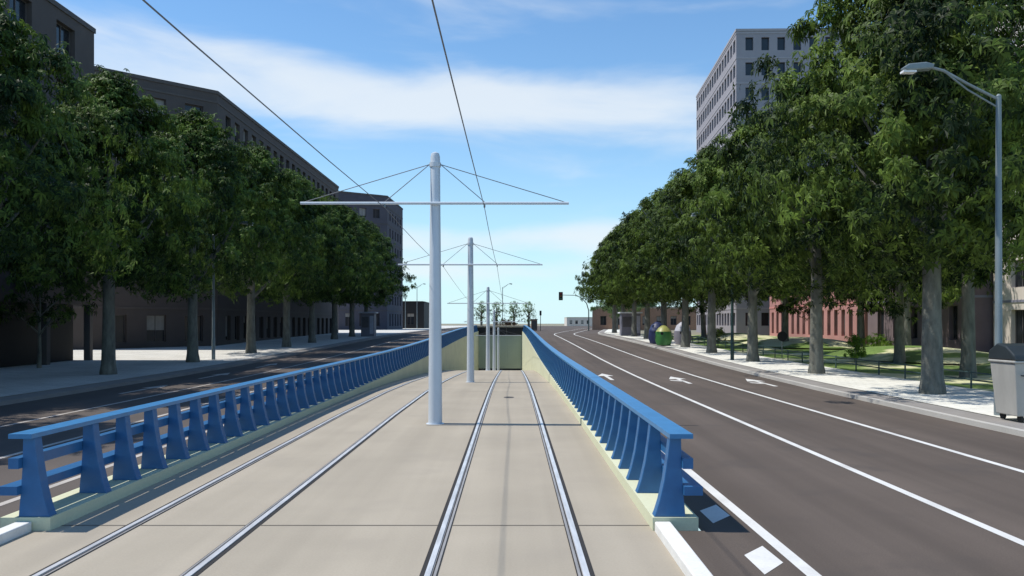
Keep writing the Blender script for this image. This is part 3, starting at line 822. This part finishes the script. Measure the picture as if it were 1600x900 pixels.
# planter beyond the portal
root = empty('planter', (-.6,146,zr(146)), 'long low planter of rusty brown shrubs beyond the tunnel parapet', 'planter')
m = MB(); z0 = zr(146); m.box(-3.4, 1.2, 145.3, 146.7, z0, z0+.75); m.build('trough', 'iron', root, bevel=.03)
me = crown_mesh('foliage', 5, .55, 1.75, 1.3, 60, 10, .16, 'leaf_rust', power=3)
for v in me.vertices: v.co.x *= 1.7; v.co.y *= .45
c = bpy.data.objects.new('foliage', me); COL.objects.link(c); c.parent = root; c.location = (-.3, 0, 0)
# trackside signal box + cabinet + slim post at portal corners
x, y = -6.15, 128.0; z0 = zr(y)
root = empty('signal_post', (x,y,z0), 'small dark signal head on a short post at the end of the left railing', 'signal')
m = MB(); m.tube([(x,y,z0),(x,y,z0+1.9)], .06, 8); m.build('post', 'lamp_steel', root)
m = MB(); m.box(x-.22, x+.22, y-.15, y+.15, z0+1.25, z0+2.25); m.build('signal_head', 'navy_plastic', root, bevel=.03)
x, y = 4.0, 152.0; z0 = zr(y)
root = empty('cabinet', (x,y,z0), 'brown roadside cabinet right of the young trees', 'cabinet')
m = MB(); m.box(x-.6, x+.5, y-.4, y+.4, z0, z0+2.0); m.build('body', 'brick_far', root, bevel=.03)
m = MB(); m.box(x-.5, x+.4, y-.43, y-.402, z0+.2, z0+1.85); m.build('door', 'iron', root)
m = MB(); m.box(x-.7, x+.6, y-.5, y+.5, z0+2.002, z0+2.1); m.build('roof', 'iron', root)
x, y = 5.1, 152.5
root = empty('pedestrian_signal', (x,y,z0), 'slim dark pedestrian signal post beside the brown cabinet', 'signal')
m = MB(); m.tube([(x,y,z0),(x,y,z0+3.0)], .06, 8); m.build('post', 'dark_green_metal', root)
m = MB(); m.box(x-.18, x+.18, y-.14, y+.14, z0+2.75, z0+3.6); m.build('signal_head', 'black', root, bevel=.03)

# ------------------------------------------------------------------ light
EL, AZ = 60.0, 3.0       # sun from the left (-X), a few degrees ahead of the camera
d = Vector((-math.cos(R(EL))*math.cos(R(AZ)), math.cos(R(EL))*math.sin(R(AZ)), math.sin(R(EL))))
sun = bpy.data.lights.new('sun', 'SUN'); sun.energy = 4.5; sun.angle = R(.7); sun.color = (1, .955, .88)
so = bpy.data.objects.new('sun', sun); COL.objects.link(so)
so.rotation_euler = d.to_track_quat('Z', 'Y').to_euler(); so.location = (0,0,60)
w = bpy.data.worlds.new('World'); S.world = w; w.use_nodes = True
N, L = w.node_tree.nodes, w.node_tree.links
bg = N['Background']; 
sky = N.new('ShaderNodeTexSky'); sky.sky_type = 'NISHITA'; sky.sun_disc = False
sky.sun_elevation = R(EL); sky.sun_rotation = R(-90+AZ); sky.air_density = 1.0; sky.dust_density = .2; sky.ozone_density = 2.5
tc = N.new('ShaderNodeTexCoord'); sx = N.new('ShaderNodeSeparateXYZ'); L.new(tc.outputs['Generated'], sx.inputs[0])
def M(op, a, b=None, c=None):
    n = N.new('ShaderNodeMath'); n.operation = op
    for i, v in enumerate((a, b, c)):
        if v is None: continue
        if isinstance(v, (int, float)): n.inputs[i].default_value = v
        else: L.new(v, n.inputs[i])
    return n.outputs[0]
az = M('ARCTAN2', sx.outputs[0], sx.outputs[1]); el = M('ARCSINE', sx.outputs[2])
cb = N.new('ShaderNodeCombineXYZ')
L.new(M('MULTIPLY', az, 5.0), cb.inputs[0]); L.new(M('ADD', M('MULTIPLY', el, 20.0), M('MULTIPLY', az, .7)), cb.inputs[1]); cb.inputs[2].default_value = 4.3
nz = N.new('ShaderNodeTexNoise'); nz.inputs['Scale'].default_value = .9; nz.inputs['Detail'].default_value = 7; nz.inputs['Roughness'].default_value = .5; nz.inputs['Distortion'].default_value = .35
L.new(cb.outputs[0], nz.inputs['Vector'])
# broad cirrus bank: sinks to the right, about 15 degrees up on the left
def bank(el0, slope, width, az0, azw, amp):
    e = M('DIVIDE', M('SUBTRACT', M('SUBTRACT', el, el0), M('MULTIPLY', az, slope)), width)
    a = M('DIVIDE', M('SUBTRACT', az, az0), azw)
    return M('MULTIPLY', M('EXPONENT', M('MULTIPLY', -1, M('ADD', M('MULTIPLY', e, e), M('MULTIPLY', a, a)))), amp)
bk = M('ADD', M('ADD', bank(.250, -.055, .040, -.06, .46, .44), bank(.100, 0, .020, .05, .55, .30)), bank(.062, 0, .012, .05, .5, .26))
bk = M('ADD', bk, bank(.28, .02, .05, -.42, .14, .16))
cf = M('ADD', nz.outputs['Fac'], bk)
mr = N.new('ShaderNodeMapRange'); mr.interpolation_type = 'SMOOTHSTEP'; mr.inputs[1].default_value = .50; mr.inputs[2].default_value = 1.0; mr.inputs[3].default_value = 0; mr.inputs[4].default_value = .80
L.new(cf, mr.inputs[0])
sc = N.new('ShaderNodeVectorMath'); sc.operation = 'MULTIPLY'; sc.inputs[1].default_value = (.76, 1.05, 1.22); L.new(sky.outputs[0], sc.inputs[0])
mx = N.new('ShaderNodeMix'); mx.data_type = 'RGBA'; L.new(mr.outputs[0], mx.inputs['Factor']); hz = N.new('ShaderNodeMix'); hz.data_type = 'RGBA'
L.new(M('MULTIPLY', M('EXPONENT', M('DIVIDE', M('MAXIMUM', el, 0), -.115)), .93), hz.inputs['Factor']); L.new(sc.outputs[0], hz.inputs['A']); hz.inputs['B'].default_value = (5.0, 6.8, 7.3, 1)
L.new(hz.outputs['Result'], mx.inputs['A']); mx.inputs['B'].default_value = (6.1, 6.5, 6.8, 1)
L.new(mx.outputs['Result'], bg.inputs['Color']); bg.inputs['Strength'].default_value = .142

# ------------------------------------------------------------------ camera
cam = bpy.data.cameras.new('camera'); co = bpy.data.objects.new('camera', cam); COL.objects.link(co)
co.location = (0, 0, EYE); co.rotation_euler = (R(90), 0, 0)
cam.sensor_width = 36; cam.lens = 36*F/1600; cam.shift_y = 55/1600; cam.clip_end = 4000; cam.clip_start = .1
S.camera = co
S.view_settings.view_transform = 'Standard'; S.view_settings.look = 'None'; S.view_settings.exposure = 0; S.view_settings.gamma = 1
